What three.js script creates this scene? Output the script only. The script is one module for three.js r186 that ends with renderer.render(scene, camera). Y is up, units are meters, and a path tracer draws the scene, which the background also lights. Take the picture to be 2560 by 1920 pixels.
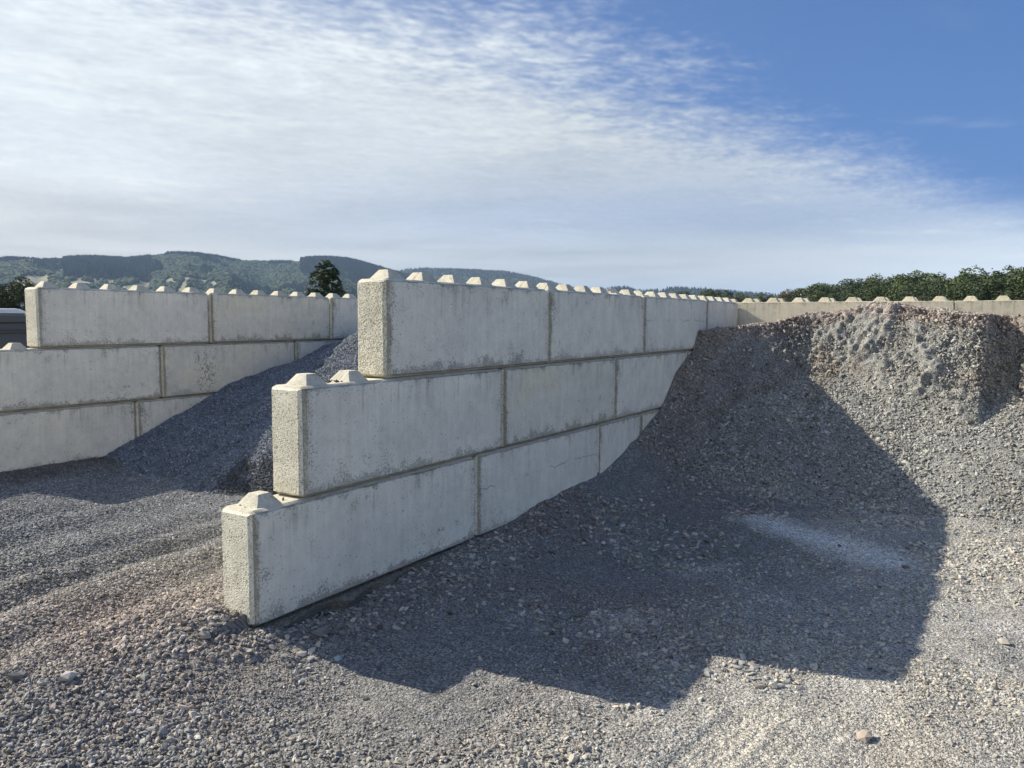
import * as THREE from 'three';
import { mergeGeometries, mergeVertices, toCreasedNormals } from 'three/addons/utils/BufferGeometryUtils.js';
import { RoundedBoxGeometry } from 'three/addons/geometries/RoundedBoxGeometry.js';

// ---------------------------------------------------------------- camera, light, exposure
const scene = new THREE.Scene();
const camera = new THREE.PerspectiveCamera(51.46, 4 / 3, 0.05, 20000);
camera.position.set(2.8385, 1.4158, 2.3659);
camera.rotation.order = 'YXZ';
camera.rotation.set(-0.08152, 0.55485, 0.00414);

const EXPOSURE = 1.75;
const renderer = new THREE.WebGLRenderer({ antialias: true });
renderer.setSize(1024, 768);
renderer.toneMapping = THREE.LinearToneMapping;
renderer.toneMappingExposure = EXPOSURE;
renderer.shadowMap.enabled = true;

const SUN = new THREE.Vector3(-1.46, 1, 0.19).normalize();
const sun = new THREE.DirectionalLight(new THREE.Color().setRGB(1, 0.92, 0.77), 5);
sun.position.copy(SUN).multiplyScalar(40);
sun.castShadow = true;
sun.shadow.camera.left = sun.shadow.camera.bottom = -14;
sun.shadow.camera.right = sun.shadow.camera.top = 14;
sun.shadow.mapSize.set(4096, 4096);
scene.add(sun, sun.target);

// ---------------------------------------------------------------- small helpers
function rng(seed) { let s = seed | 0; return () => { s = (s + 0x6d2b79f5) | 0; let t = Math.imul(s ^ (s >>> 15), 1 | s); t = (t + Math.imul(t ^ (t >>> 7), 61 | t)) ^ t; return ((t ^ (t >>> 14)) >>> 0) / 4294967296; }; }
const clamp = (v, a = 0, b = 1) => (v < a ? a : v > b ? b : v);
const lerp = (a, b, t) => a + (b - a) * t;
const sstep = (a, b, v) => { const t = clamp((v - a) / (b - a)); return t * t * (3 - 2 * t); };
const D2R = Math.PI / 180;
function hash3(x, y, z) { let h = Math.imul(x, 374761393) ^ Math.imul(y, 668265263) ^ Math.imul(z, 1440662683); h = Math.imul(h ^ (h >>> 13), 1274126177); h ^= h >>> 16; return (h >>> 0) / 4294967296; }
function n2(x, y, s = 0) {                                        // value noise 0..1
  const xi = Math.floor(x), yi = Math.floor(y), fx = x - xi, fy = y - yi, u = fx * fx * (3 - 2 * fx), v = fy * fy * (3 - 2 * fy);
  const a = hash3(xi, yi, s), b = hash3(xi + 1, yi, s), c = hash3(xi, yi + 1, s), d = hash3(xi + 1, yi + 1, s);
  return a + (b - a) * u + (c - a + (a - b - c + d) * u) * v;
}
function n3(x, y, z, s = 0) {
  const zi = Math.floor(z), f = z - zi, w = f * f * (3 - 2 * f);
  return lerp(n2(x, y, s + zi * 131), n2(x, y, s + (zi + 1) * 131), w);
}
function fbm(x, y, o, s = 0, g = 0.5) { let a = 0, k = 1, t = 0; for (let i = 0; i < o; i++) { a += k * n2(x, y, s + i * 17); t += k; k *= g; const q = x * 1.6 + y * 1.2; y = y * 1.6 - x * 1.2; x = q; } return a / t; }
function cell2(x, y, s = 0) {                                     // distance to the nearest of scattered points
  const xi = Math.floor(x), yi = Math.floor(y); let m = 9;
  for (let j = -1; j < 2; j++) for (let i = -1; i < 2; i++) { const dx = xi + i + hash3(xi + i, yi + j, s) - x, dy = yi + j + hash3(xi + i, yi + j, s + 7) - y, d = dx * dx + dy * dy; if (d < m) m = d; }
  return Math.sqrt(m);
}
function cell3(x, y, z, s = 0) {
  const xi = Math.floor(x), yi = Math.floor(y), zi = Math.floor(z); let m = 9;
  for (let k = -1; k < 2; k++) for (let j = -1; j < 2; j++) for (let i = -1; i < 2; i++) {
    const a = xi + i, b = yi + j, c = zi + k, q = a + c * 57, dx = a + hash3(q, b, s) - x, dy = b + hash3(q, b, s + 7) - y, dz = c + hash3(q, b, s + 13) - z, d = dx * dx + dy * dy + dz * dz; if (d < m) m = d;
  }
  return Math.sqrt(m);
}
function table(list) {                                            // [[x, y], ...] -> smooth piecewise-linear function
  return (x) => { if (x <= list[0][0]) return list[0][1]; for (let i = 1; i < list.length; i++) if (x <= list[i][0]) return lerp(list[i - 1][1], list[i][1], (x - list[i - 1][0]) / (list[i][0] - list[i - 1][0])); return list[list.length - 1][1]; };
}
const used = new Map();
function numbered(name) { const k = used.get(name) ?? 0; used.set(name, k + 1); return k ? name + '_' + String(k).padStart(3, '0') : name; }
function shade(o) { o.traverse((c) => { if (c.isMesh) { c.castShadow = true; c.receiveShadow = true; } }); return o; }
function top(o, name, data) { o.name = numbered(name); Object.assign(o.userData, data); scene.add(shade(o)); return o; }
function part(parent, name, geo, mat, data) { const m = new THREE.Mesh(geo, mat); m.name = name; if (data) Object.assign(m.userData, data); parent.add(m); m.castShadow = m.receiveShadow = true; return m; }
function tex(w, h, fill, srgb) {
  const data = new Uint8Array(w * h * 4), c = [0, 0, 0];
  for (let y = 0, i = 0; y < h; y++) for (let x = 0; x < w; x++, i += 4) { fill(x, y, c); data[i] = clamp(c[0], 0, 255); data[i + 1] = clamp(c[1], 0, 255); data[i + 2] = clamp(c[2], 0, 255); data[i + 3] = 255; }
  const t = new THREE.DataTexture(data, w, h); t.wrapS = t.wrapT = THREE.RepeatWrapping; t.magFilter = THREE.LinearFilter; t.minFilter = THREE.LinearMipmapLinearFilter; t.generateMipmaps = true;
  if (srgb) t.colorSpace = THREE.SRGBColorSpace;
  t.needsUpdate = true; return t;
}

// ---------------------------------------------------------------- sky
function makeSky() {
  const W = 4096, H = 2048, data = new Float32Array(W * H * 4), E = 1 / EXPOSURE;
  const blueUp = [0.05, 0.16, 0.44], blueMid = [0.095, 0.235, 0.56], blueLow = [0.3, 0.46, 0.68];
  const sa = Math.atan2(SUN.z, SUN.x);
  for (let y = 0; y < H; y++) {
    const el = ((y + 0.5) / H - 0.5) * Math.PI, se = Math.sin(Math.max(el, 0.0)), ce = Math.cos(el);
    for (let x = 0; x < W; x++) {
      const az = ((x + 0.5) / W - 0.5) * 2 * Math.PI, dx = ce * Math.cos(az), dz = ce * Math.sin(az), i = (y * W + x) * 4;
      const cs = dx * SUN.x + se * SUN.y + dz * SUN.z, ang = Math.acos(clamp(cs, -1, 1));
      const e = Math.max(el, 0) / D2R;
      let r, g, b;
      const a1 = sstep(0, 9, e), a2 = sstep(6, 26, e);
      r = lerp(lerp(blueLow[0], blueMid[0], a1), blueUp[0], a2); g = lerp(lerp(blueLow[1], blueMid[1], a1), blueUp[1], a2); b = lerp(lerp(blueLow[2], blueMid[2], a1), blueUp[2], a2);
      const glow = Math.exp(-ang / 0.32) * 1.3 + Math.exp(-ang / 0.8) * 0.12;
      r += glow * 0.95; g += glow * 0.92; b += glow * 0.85;
      if (el > 0.001) {
        const k = 1 / Math.max(se, 0.02), px = dx * k, pz = dz * k;                    // the point where the ray meets the cloud layer
        const far = Math.hypot(px, pz);
        const w1 = fbm(px * 0.55 + 3, pz * 0.55, 4, 11) - 0.5, w2 = fbm(px * 1.9, pz * 1.9 + 5, 4, 23) - 0.5;
        let d = -(px + 2.12 + 0.238 * pz) / 1.03;
        d += w1 * 0.5 + w2 * 0.36 - 0.12;
        const behind = sstep(-0.4, 1.2, pz + 0.25 * px); d = Math.max(d, behind * (1.0 * sstep(3.2, 1.4, far) - 0.12 + w1 * 2.4 + w2) - 3 * (1 - behind));   // unseen cloud added behind, dense overhead, thin low down, to whiten the shade
        const fine = 1 / (1 + far * 0.22);
        const ux = px * 0.83 + pz * 0.56, uz = pz * 0.83 - px * 0.56;
        const rip = fbm(ux * 10 + w2 * 3, uz * 6.5 + w1 * 3, 4, 41, 0.62) - 0.5, fib = fbm(ux * 34 + w2 * 5, uz * 22, 3, 57, 0.6) - 0.5;
        let t = sstep(-0.6, 0.75, d + rip * 1.0 * fine + fib * 0.9 * fine) * lerp(1, 0.42, sstep(-3.6, -9.5, pz + 0.12 * px));
        t = t * (0.9 + (0.5 * rip + 0.3 * fib + 0.2 * w1) * fine * (1.2 - 0.85 * sstep(0.2, 1.6, d)));
        // small torn wisps out in the blue
        const wis = Math.max(0, fbm(ux * 2.1 + 9, uz * 1.1, 5, 73, 0.6) - 0.62) * 2.2 * sstep(-1.7, -0.4, d);
        t = clamp(t + wis * (0.4 + rip));
        // veil of haze low over the horizon, with a clear slot on the right
        const veil = sstep(9, 1.5, e) * 0.5 * sstep(-7, 5, d + w1 * 3);
        const low = sstep(8, 3.5, e) * sstep(1.2, 3.4, e) * sstep(-3, 4, d + w1 * 4) * 0.7;
        t = clamp(1 - (1 - t) * (1 - veil) * (1 - low));
        const lit = 0.45 + 0.92 * Math.exp(-ang / 0.95) + 0.75 * sstep(0.3, -0.5, cs) - 0.07 * sstep(13, 4, e) * sstep(-0.3, 0.5, cs) + 0.22 * (rip + fib) * fine + 0.3 * w1 * sstep(0.0, 0.4, cs), warm = sstep(12, 1, e) * sstep(1.3, 0.5, Math.abs(((az - sa + 9 * Math.PI) % (2 * Math.PI)) - Math.PI));  // cloud away from the sun, mostly unseen, brightened to fill the shaded walls
        const cr = lit * lerp(0.97, 1.02, warm), cg = lit * lerp(1.045, 1.0, warm), cb = lit * lerp(1.09, 0.93, warm);
        r = lerp(r, cr, t); g = lerp(g, cg, t); b = lerp(b, cb, t);
      }
      data[i] = r * E; data[i + 1] = g * E; data[i + 2] = b * E; data[i + 3] = 1;
    }
  }
  const t = new THREE.DataTexture(data, W, H, THREE.RGBAFormat, THREE.FloatType);
  t.mapping = THREE.EquirectangularReflectionMapping; t.magFilter = t.minFilter = THREE.LinearFilter; t.wrapS = THREE.RepeatWrapping; t.needsUpdate = true;
  return t;
}
scene.background = makeSky();
scene.environment = scene.background;
scene.fog = new THREE.FogExp2(new THREE.Color().setRGB(0.5, 0.7, 1.0), 0.0001);

// ---------------------------------------------------------------- terrain heights and colours (metres)
const BH = 0.5446, TK = 0.2369, XL = -4.4266, Y0L = 0.0479, ZB = -7.5467;
const contactRight = table([[-7.6, 1.29], [-6.88, 1.28], [-6.22, 1.22], [-5.78, 1.08], [-5.37, 0.9], [-5.0, 0.6], [-4.54, 0.41], [-4.13, 0.25], [-3.61, 0.14], [-3.15, 0.1], [-2.57, 0.05], [-1.82, 0.02], [-1.0, -0.02], [-0.3, -0.065], [0.3, -0.09]]);
const track = (x, z) => {                                          // tyre tracks pressed in the dust at the lower right
  let g = 0;
  for (const [cx, z0, z1, ph] of [[2.02, -0.75, 0.1, 0], [2.25, -0.8, 0.05, 0.4]]) {
    const c = cx + (z + 0.4) * -0.16, u = x - c, m = sstep(0.11, 0.085, Math.abs(u)) * sstep(z0 - 0.08, z0 + 0.12, z) * sstep(z1 + 0.1, z1 - 0.1, z);
    if (m > 0) { const q = ((u / 0.048 + ph + 10) % 1) - 0.5; g -= m * (0.005 + 0.009 * Math.exp(-((q / 0.17) ** 2)) * sstep(0.25, 0.55, n2(x * 9, z * 5, 5))); }
  }
  return g;
};
function groundY(x, z) {
  const right = sstep(-0.35, 0.75, x), r = Math.hypot(x - 0, z + 1);
  let y = lerp(0.03, -0.125, right);
  if (x > -0.05) { const w = Math.exp(-x / 0.32); y = lerp(y, Math.min(contactRight(z), 0.3), w * sstep(0.35, -0.25, z)); }
  if (x < 0.2) {                                                   // long ruts on the left, a bank of rubble at the wall end
    const l = sstep(0.2, -0.5, x) * sstep(-2.2, -0.6, z + x * 0.15);
    for (const [cx, a, w] of [[-0.75, 0.028, 0.11], [-1.28, 0.036, 0.12], [-1.62, 0.03, 0.1], [-2.25, 0.026, 0.15], [-2.75, 0.03, 0.14]]) { const u = (x - cx - 0.12 * z + 0.08 * (n2(z * 0.9, cx * 9) - 0.5)) / w; y -= l * a * Math.exp(-u * u) - l * a * 0.6 * Math.exp(-((Math.abs(u) - 1.9) ** 2) * 1.5); }
    y += 0.075 * Math.exp(-(((x - XL) / 0.5) ** 2)) * sstep(-0.5, -0.9, x);
    y += 0.032 * Math.exp(-(((x + 0.12) / 0.28) ** 2) - ((z - 0.1) / 0.22) ** 2);
  }
  const near = sstep(14, 6, r);
  y += near * ((fbm(x * 1.1, z * 1.1, 3, 3) - 0.5) * 0.07 + (fbm(x * 5, z * 5, 3, 5) - 0.5) * 0.028 + (fbm(x * 17, z * 17, 2, 8) - 0.5) * 0.012);
  y += track(x, z);
  y = lerp(y, -0.3, sstep(7, 16, r)) - sstep(120, 900, r) * 8;
  return y;
}
const footZ = table([[0, -5.2], [0.39, -5.36], [0.58, -5.66], [0.9, -6.03], [1.05, -6.24], [1.48, -6.25], [1.82, -6.03], [2.16, -5.8], [2.5, -5.6], [2.66, -5.6], [2.78, -6.0], [2.94, -6.05], [3.04, -5.72], [3.3, -5.7], [4.6, -5.6]]);
const crestY = table([[0, 1.29], [0.59, 1.37], [1.01, 1.46], [1.36, 1.51], [1.64, 1.585], [1.85, 1.57], [2.07, 1.53], [2.51, 1.47], [2.98, 1.43], [3.6, 1.36], [4.6, 1.25]]);
const bankEdge = table([[-7.2, 3], [-6.5, 1.3], [-6.28, 1.02], [-5.66, 0.54], [-5.3, 0.37], [-4.6, 0.46], [-3.6, 0.6]]);
function moundParts(x, z) {
  const wob = (fbm(x * 2.2, z * 2.2, 3, 61) - 0.5);
  const slide = Math.min(0.7 + (-5.93 - z) * 0.62 + wob * 0.08 + 0.05 * Math.sin(x * 2.1 + 1), crestY(x) - 0.3);
  const zf = footZ(x) + (fbm(x * 3.1, 4.5, 3, 66) - 0.5) * 0.12, yf = 0.7 + (-5.93 - zf) * 0.62;
  const steep = lerp(1.25, 1.75, sstep(0.7, 1.4, x));
  let cliff = Math.min(yf + (zf - z) * steep + wob * 0.1, crestY(x) + (fbm(x * 4, z * 4, 3, 67) - 0.5) * 0.07 - sstep(-6.9, -7.5, z) * 0.02);
  if (z > zf + 0.1) cliff = -9;
  const ramp = contactRight(z) - x * lerp(1.0, 0.22, sstep(-5.0, -6.3, z)) * sstep(-7.3, -6.2, z) - 0.02 + wob * 0.04;
  const edge = Math.max(0, x - bankEdge(z) - (fbm(x * 5, z * 5, 3, 68) - 0.5) * 0.14);
  return [slide, cliff, (z < -2.0 ? ramp : ramp - (z + 2.0) * 0.3) - Math.min(edge * 4, 0.35)];
}
const smax = (a, b, k) => { const h = clamp(0.5 + 0.5 * (a - b) / k); return lerp(b, a, h) + k * h * (1 - h); };
function moundY(x, z) {
  const [s, c, r] = moundParts(x, z);
  let y = smax(s, c, 0.03); y = smax(y, r, 0.015);
  return y;
}
const contactLeft = table([[-7.6, 1.35], [-5.41, 1.17], [-4.99, 1.08], [-4.42, 0.91], [-3.64, 0.74], [-3.12, 0.57], [-2.61, 0.37], [-2.32, 0.23], [-1.89, 0.04], [-1.2, -0.3]]);
function heapY(x, z) {                                              // the heap of fine chippings in the left bay
  const u = clamp((x - XL) / 4.2);
  const mid = 0.05 + 0.47 * (-1.95 - z) + 0.05 * Math.sin(x * 1.7), lo = contactLeft(z);
  let y = lerp(lo, Math.min(mid, 1.42), sstep(0, 0.28, u));
  y += 0.14 * Math.exp(-(((x + 2.35) / 0.6) ** 2) - ((z + 2.2) / 0.55) ** 2) + (fbm(x * 1.6, z * 1.6, 3, 71) - 0.5) * 0.14 + (fbm(x * 3.6, z * 3.1, 2, 74) - 0.5) * 0.05 + (fbm(x * 7, z * 7, 2, 72) - 0.5) * 0.02;
  return y;
}
// base colours of the ground, linear
function groundC(x, z, c) {
  const m1 = fbm(x * 1.3, z * 1.3, 4, 81), m2 = fbm(x * 4.1, z * 4.1, 3, 82), m3 = fbm(x * 13, z * 13, 3, 83);
  let r = 0.15, g = 0.147, b = 0.14;
  const mix = (R, G, B, t) => { t = clamp(t); r = lerp(r, R, t); g = lerp(g, G, t); b = lerp(b, B, t); };
  mix(0.125, 0.13, 0.138, sstep(-0.9, -2.0, x + 0.4 * (m1 - 0.5)) * sstep(0.9, -0.4, z));           // blue-grey chippings spilled on the left
  mix(0.165, 0.142, 0.129, 1.1 * Math.exp(-(((x + 0.55 + (m1 - 0.5)) / 0.75) ** 2) - ((z - 0.35) / 0.55) ** 2)); // reddish rubble at the wall end
  mix(0.145, 0.13, 0.122, 0.8 * sstep(0.42, 0.6, m1 + 0.25 * (m2 - 0.5)) * sstep(2.2, 0.9, x) * sstep(-0.3, 0.1, x));       // fine dark soil along the wall
  mix(0.235, 0.227, 0.208, sstep(1.2, 2.3, x + 1.1 * (m1 - 0.5) + 0.25 * (z > -0.6 ? 1 : 0)) * 0.85);               // pale dust to the right
  mix(0.27, 0.255, 0.22, sstep(0.3, 0.1, Math.abs(x - 2.13 + (z + 0.4) * 0.16)) * sstep(-0.95, -0.75, z) * 0.8);
  mix(0.33, 0.275, 0.2, Math.exp(-(((x - 2.62) / 0.16) ** 2) - ((z + 0.6) / 0.35) ** 2) * 0.35);
  mix(0.24, 0.235, 0.23, sstep(0.62, 0.74, fbm(x * 1.7 + 4, z * 1.7, 4, 91)) * 0.7 * sstep(0.5, 0.9, x) * sstep(-0.6, -1.2, z));
  mix(0.075, 0.068, 0.06, sstep(0.75, 0.2, x - XL + (m2 - 0.5) * 0.5) * sstep(-2.6, -2.2, z) * 0.8);
  { const ax = 1.33, az = -3.69, bx = 0.87, bz = 0.47, t = clamp(((x - ax) * bx + (z - az) * bz) / (bx * bx + bz * bz)), q = Math.hypot(x - ax - bx * t, z - az - bz * t); mix(0.46, 0.46, 0.44, 0.8 * sstep(0.36, 0.08, q + (m3 - 0.5) * 0.22 + (m2 - 0.5) * 0.16 + (1 - t) * 0.06)); }
  const k = 0.72 + 0.28 * m2 + 0.36 * m3; const br = lerp(1.05, 1.14, sstep(1.4, 2.6, x)); c[0] = r * k * br; c[1] = g * k * br; c[2] = b * k * br;
}
function moundC(x, y, z, c) {
  const m1 = fbm(x * 1.7 + 2, z * 1.7 + y, 4, 84), m3 = fbm(x * 12, z * 12 + y * 9, 3, 85);
  const [s, cl, r] = moundParts(x, z);
  let R = 0.178, G = 0.177, B = 0.168;
  const mix = (a, b, d, t) => { t = clamp(t); R = lerp(R, a, t); G = lerp(G, b, t); B = lerp(B, d, t); };
  mix(0.152, 0.139, 0.13, 0.8 * sstep(-0.16, 0.06, r - Math.max(s, cl) + (m1 - 0.5) * 0.25) * sstep(0.95, 0.35, x + (m1 - 0.5) * 0.9));       // dark reddish bank against the wall
  mix(0.205, 0.172, 0.155, 0.8 * sstep(0.17, 0.07, crestY(x) - y + 0.2 * (m1 - 0.5)));                                       // reddish layer on the crest
  mix(0.18, 0.145, 0.11, sstep(0.58, 0.72, fbm(x * 2.4, y * 2.4 + z, 3, 87)) * 0.4 * sstep(0.5, 0.8, y));
  const k = 0.74 + 0.25 * m1 + 0.3 * m3; c[0] = R * k * 1.1; c[1] = G * k * 1.1; c[2] = B * k * 1.1;
}
function heapC(x, z, c) {
  const m = fbm(x * 14, z * 14, 3, 86), k = 0.75 + 0.5 * m; let v = 1;
  v -= 0.6 * sstep(0.5, 0.34, Math.hypot((x + 1.95) / 0.5, (z + 1.85) / 0.4) * 0.5 + (fbm(x * 9, z * 9, 3, 88) - 0.5) * 0.7);      // patch of damp black chippings
  c[0] = 0.098 * k * v; c[1] = 0.11 * k * v; c[2] = 0.13 * k * v;
}

// ---------------------------------------------------------------- ground sheet
const gritBump = tex(1024, 1024, (x, y, c) => {
  const p = (f, s) => { const u = x / 1024 * f, v = y / 1024 * f; let m = 9; const xi = Math.floor(u), yi = Math.floor(v); for (let j = -1; j < 2; j++) for (let i = -1; i < 2; i++) { const a = ((xi + i) % f + f) % f, b = ((yi + j) % f + f) % f, dx = xi + i + hash3(a, b, s) - u, dy = yi + j + hash3(a, b, s + 3) - v; m = Math.min(m, dx * dx + dy * dy); } return Math.sqrt(m); };
  const v = 255 * clamp(0.5 * (1 - p(64, 1)) + 0.35 * (1 - p(150, 2)) + 0.15 * hash3(x, y, 9)); c[0] = c[1] = c[2] = v;
});
const gritMap = tex(1024, 1024, (x, y, c) => {
  const f = 120, u = x / 1024 * f, v = y / 1024 * f, xi = Math.floor(u), yi = Math.floor(v); let m = 9, id = 0;
  for (let j = -1; j < 2; j++) for (let i = -1; i < 2; i++) { const a = ((xi + i) % f + f) % f, b = ((yi + j) % f + f) % f, dx = xi + i + hash3(a, b, 31) - u, dy = yi + j + hash3(a, b, 34) - v, d = dx * dx + dy * dy; if (d < m) { m = d; id = hash3(a, b, 40); } }
  const k = 150 + 95 * (id - 0.4) + 30 * (hash3(x, y, 5) - 0.5); c[0] = k * 1.0; c[1] = k; c[2] = k;
}, true);
const soil = new THREE.MeshStandardMaterial({ vertexColors: true, roughness: 0.95, map: gritMap, bumpMap: gritBump, bumpScale: 0.012 });
function sheet(xs, zs, Y, C, ruffle) {
  const nx = xs.length, nz = zs.length, pos = new Float32Array(nx * nz * 3), col = new Float32Array(nx * nz * 3), uv = new Float32Array(nx * nz * 2), idx = [], c = [0, 0, 0];
  for (let j = 0, i = 0; j < nz; j++) for (let k = 0; k < nx; k++, i++) {
    const x = xs[k], z = zs[j], y = Y(x, z); pos[i * 3] = x; pos[i * 3 + 1] = y; pos[i * 3 + 2] = z; C(x, y, z, c);
    col[i * 3] = c[0] * 2.9; col[i * 3 + 1] = c[1] * 2.9; col[i * 3 + 2] = c[2] * 2.9; uv[i * 2] = x * 1.0; uv[i * 2 + 1] = -z * 1.0 + y * 0.7;
    if (j && k) idx.push(i - nx - 1, i - 1, i, i - nx - 1, i, i - nx);
  }
  const g = new THREE.BufferGeometry(); g.setAttribute('position', new THREE.BufferAttribute(pos, 3)); g.setAttribute('color', new THREE.BufferAttribute(col, 3)); g.setAttribute('uv', new THREE.BufferAttribute(uv, 2)); g.setIndex(idx); g.computeVertexNormals();
  if (ruffle) { const n = g.attributes.normal.array; for (let i = 0; i < nx * nz; i++) { const d = ruffle(pos[i * 3], pos[i * 3 + 1], pos[i * 3 + 2], n[i * 3 + 1]); pos[i * 3] += n[i * 3] * d; pos[i * 3 + 1] += n[i * 3 + 1] * d; pos[i * 3 + 2] += n[i * 3 + 2] * d; } g.computeVertexNormals(); }
  return g;
}
function axis(lo, hi, step, mid) { const a = []; for (let v = lo; v < hi;) { a.push(v); v += mid && v >= mid[0] && v < mid[1] ? mid[2] : step; } a.push(hi); return a; }
function growing(list) { const a = [], b = []; let d = 0.1, lo = list[0], hi = list[list.length - 1]; while (hi < 7000) { lo -= d; hi += d; a.unshift(lo); b.push(hi); d *= 1.22; } return [...a, ...list, ...b]; }
const ground = new THREE.Mesh(sheet(growing(axis(-5.4, 4.6, 0.035, [-0.6, 3.1, 0.014])), growing(axis(-7.9, 2.2, 0.035, [-1.3, 1.1, 0.014])), groundY, (x, y, z, c) => {
  groundC(x, z, c); const f = sstep(10, 40, Math.hypot(x, z)); c[0] = lerp(c[0], 0.05, f); c[1] = lerp(c[1], 0.062, f); c[2] = lerp(c[2], 0.03, f);
}), soil);
top(ground, 'ground', { kind: 'structure', label: 'gravel yard floor of crushed grey stone and dust' });

// ---------------------------------------------------------------- concrete
// One atlas per variant, 800 pixels a metre: long side, end, top.
const AW = 1664, AH = 640, SW = 1440, SH = 436;
function concreteAtlas(seed, o = {}) {
  const R = rng(seed), pits = []; const hgt = new Float32Array(AW * AH);
  const stain = o.stain ?? 0.5, tint = o.tint ?? [1, 1, 1], holes = new Float32Array(AW * AH);
  const dig = (cx, cy, r, d) => { for (let y = Math.max(0, Math.floor(cy - r - 1)); y <= Math.min(AH - 1, cy + r + 1); y++) for (let x = Math.max(0, Math.floor(cx - r - 1)); x <= Math.min(AW - 1, cx + r + 1); x++) { const q = Math.hypot(x - cx, (y - cy)) / r; if (q < 1) { const v = d * (1 - q * q); if (v > holes[y * AW + x]) holes[y * AW + x] = v; } } };
  for (let i = 0; i < 1300; i++) dig(R() * SW, R() * SH, 1.0 + R() * R() * 3.2, 0.6 + R() * 0.4);
  for (let i = 0; i < 2200; i++) { const e = Math.pow(R(), 2.2) * 60, s = Math.floor(R() * 4); const x = s === 0 ? 22 + e : s === 1 ? SW - 22 - e : R() * SW, y = s === 2 ? 14 + e * 1.3 : s === 3 ? SH - 12 - e * 0.6 : R() * SH; if (fbm(x / 90, y / 90, 3, seed) > 0.46) dig(x, y, 0.9 + R() * R() * 3.4, 0.5 + R() * 0.5); }
  const porous = o.porous ?? 1;
  for (let i = 0; i < 2600 * porous; i++) dig(SW + 4 + R() * 210, R() * SH, 1.0 + R() * R() * 4.2, 0.5 + R() * 0.5);
  for (let i = 0; i < 2500; i++) dig(R() * SW, SH + 6 + R() * 190, 0.8 + R() * 1.8, 0.3 + R() * 0.5);
  const map = tex(AW, AH, (x, y, c) => {
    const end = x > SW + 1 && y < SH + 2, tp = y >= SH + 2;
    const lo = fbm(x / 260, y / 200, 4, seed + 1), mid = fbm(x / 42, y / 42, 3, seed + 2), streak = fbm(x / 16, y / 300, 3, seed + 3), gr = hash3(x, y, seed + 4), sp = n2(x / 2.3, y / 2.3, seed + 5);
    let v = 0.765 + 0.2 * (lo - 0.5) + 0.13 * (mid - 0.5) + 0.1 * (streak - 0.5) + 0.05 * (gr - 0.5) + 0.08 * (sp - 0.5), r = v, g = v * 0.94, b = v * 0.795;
    if (end || tp) { const q0 = tp ? 0.7 : 1.0; r = v * q0; g = v * 0.935 * q0; b = v * 0.745 * q0; const q = 0.11 * (n2(x / 3.4, y / 3.4, seed + 6) - 0.5) + 0.12 * (mid - 0.5); r += q; g += q; b += q; }  // tops and studs darkened in colour to offset overexposure by the sun
    else {
      const pc = sstep(0.5, 0.72, lo) * 0.5 * (o.beige ?? 0.4); r = lerp(r, r * 0.93, pc); g = lerp(g, g * 0.9, pc); b = lerp(b, b * 0.8, pc);
      // speckled dirt that clings to the rims of the face
      const eb = y, et = SH - y, e1 = x, e2 = SW - x, n = fbm(x / 60, y / 60, 4, seed + 8), gn = fbm(x / 7, y / 5, 3, seed + 9);
      const reach = Math.max(0.9 * Math.exp(-eb / 48) * (o.low ?? 1), 0.62 * Math.exp(-et / 26), 0.75 * Math.exp(-e1 / 38), 0.62 * Math.exp(-e2 / 30));
      let dirt = sstep(0.56, 0.70, reach * 0.55 + n * 0.5 + gn * 0.36 - 0.03) * (0.3 + 0.7 * sp) * stain;
      if (o.splat) { const q = Math.hypot((x - o.splat[0]) / o.splat[2], (y - o.splat[1]) / o.splat[3]); dirt = Math.max(dirt, sstep(0.5, 0.56, fbm(x / 11, y / 13, 3, seed + 12) * 0.9 - q * 0.24 + 0.1) * (0.45 + 0.4 * gn)); }
      if (o.crack) { const q = Math.abs(y - o.crack - 36 * (fbm(x / 170, 2, 4, seed + 14) - 0.5) - 14 * (n2(x / 22, 1, seed + 15) - 0.5)); dirt = Math.max(dirt, sstep(7, 1.5, q + 9 * (gn - 0.3)) * 0.6 * sstep(0.36, 0.5, fbm(x / 120, 7, 3, seed + 16))); }
      // the rough cast chamfer round the face never came clean of the mould
      const rim = Math.min(e1, e2, eb * 1.6, et * 1.6) + 7 * (gn - 0.5); if (rim < 26) { const q = 0.56 * (o.rim ?? 1) * sstep(27, 20, rim) * (0.65 + 0.7 * gn) * (0.8 + 0.4 * sp); r = lerp(r, 0.2, q); g = lerp(g, 0.188, q); b = lerp(b, 0.16, q); }
      r = lerp(r, 0.2, dirt); g = lerp(g, 0.185, dirt); b = lerp(b, 0.15, dirt);
      const wash = sstep(0.56, 0.74, fbm(x / 26 + 5, y / 420, 4, seed + 20) * 0.75 + 0.25 * n) * sstep(0.3, 1, 1 - et / 330 + 0.3 * (n - 0.5)) * 0.22 * (0.5 + gn); r *= 1 - wash; g *= 1 - wash; b *= 1 - wash * 1.15;   // rain-washed streaks below the studs
    }
    const h = holes[y * AW + x]; r *= 1 - 0.78 * h; g *= 1 - 0.79 * h; b *= 1 - 0.82 * h;
    const s = (t) => 255 * (t <= 0 ? 0 : t < 0.0031 ? t * 12.92 : 1.055 * Math.pow(t, 1 / 2.4) - 0.055);
    c[0] = s(r * tint[0]); c[1] = s(g * tint[1]); c[2] = s(b * tint[2]);
    hgt[y * AW + x] = 150 + 40 * (sp - 0.5) * (end || tp ? 2.4 : 1) + 26 * (gr - 0.5) + 50 * (mid - 0.5) - 120 * h;
  }, true);
  const bump = tex(AW, AH, (x, y, c) => { c[0] = c[1] = c[2] = hgt[y * AW + x]; });
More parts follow.
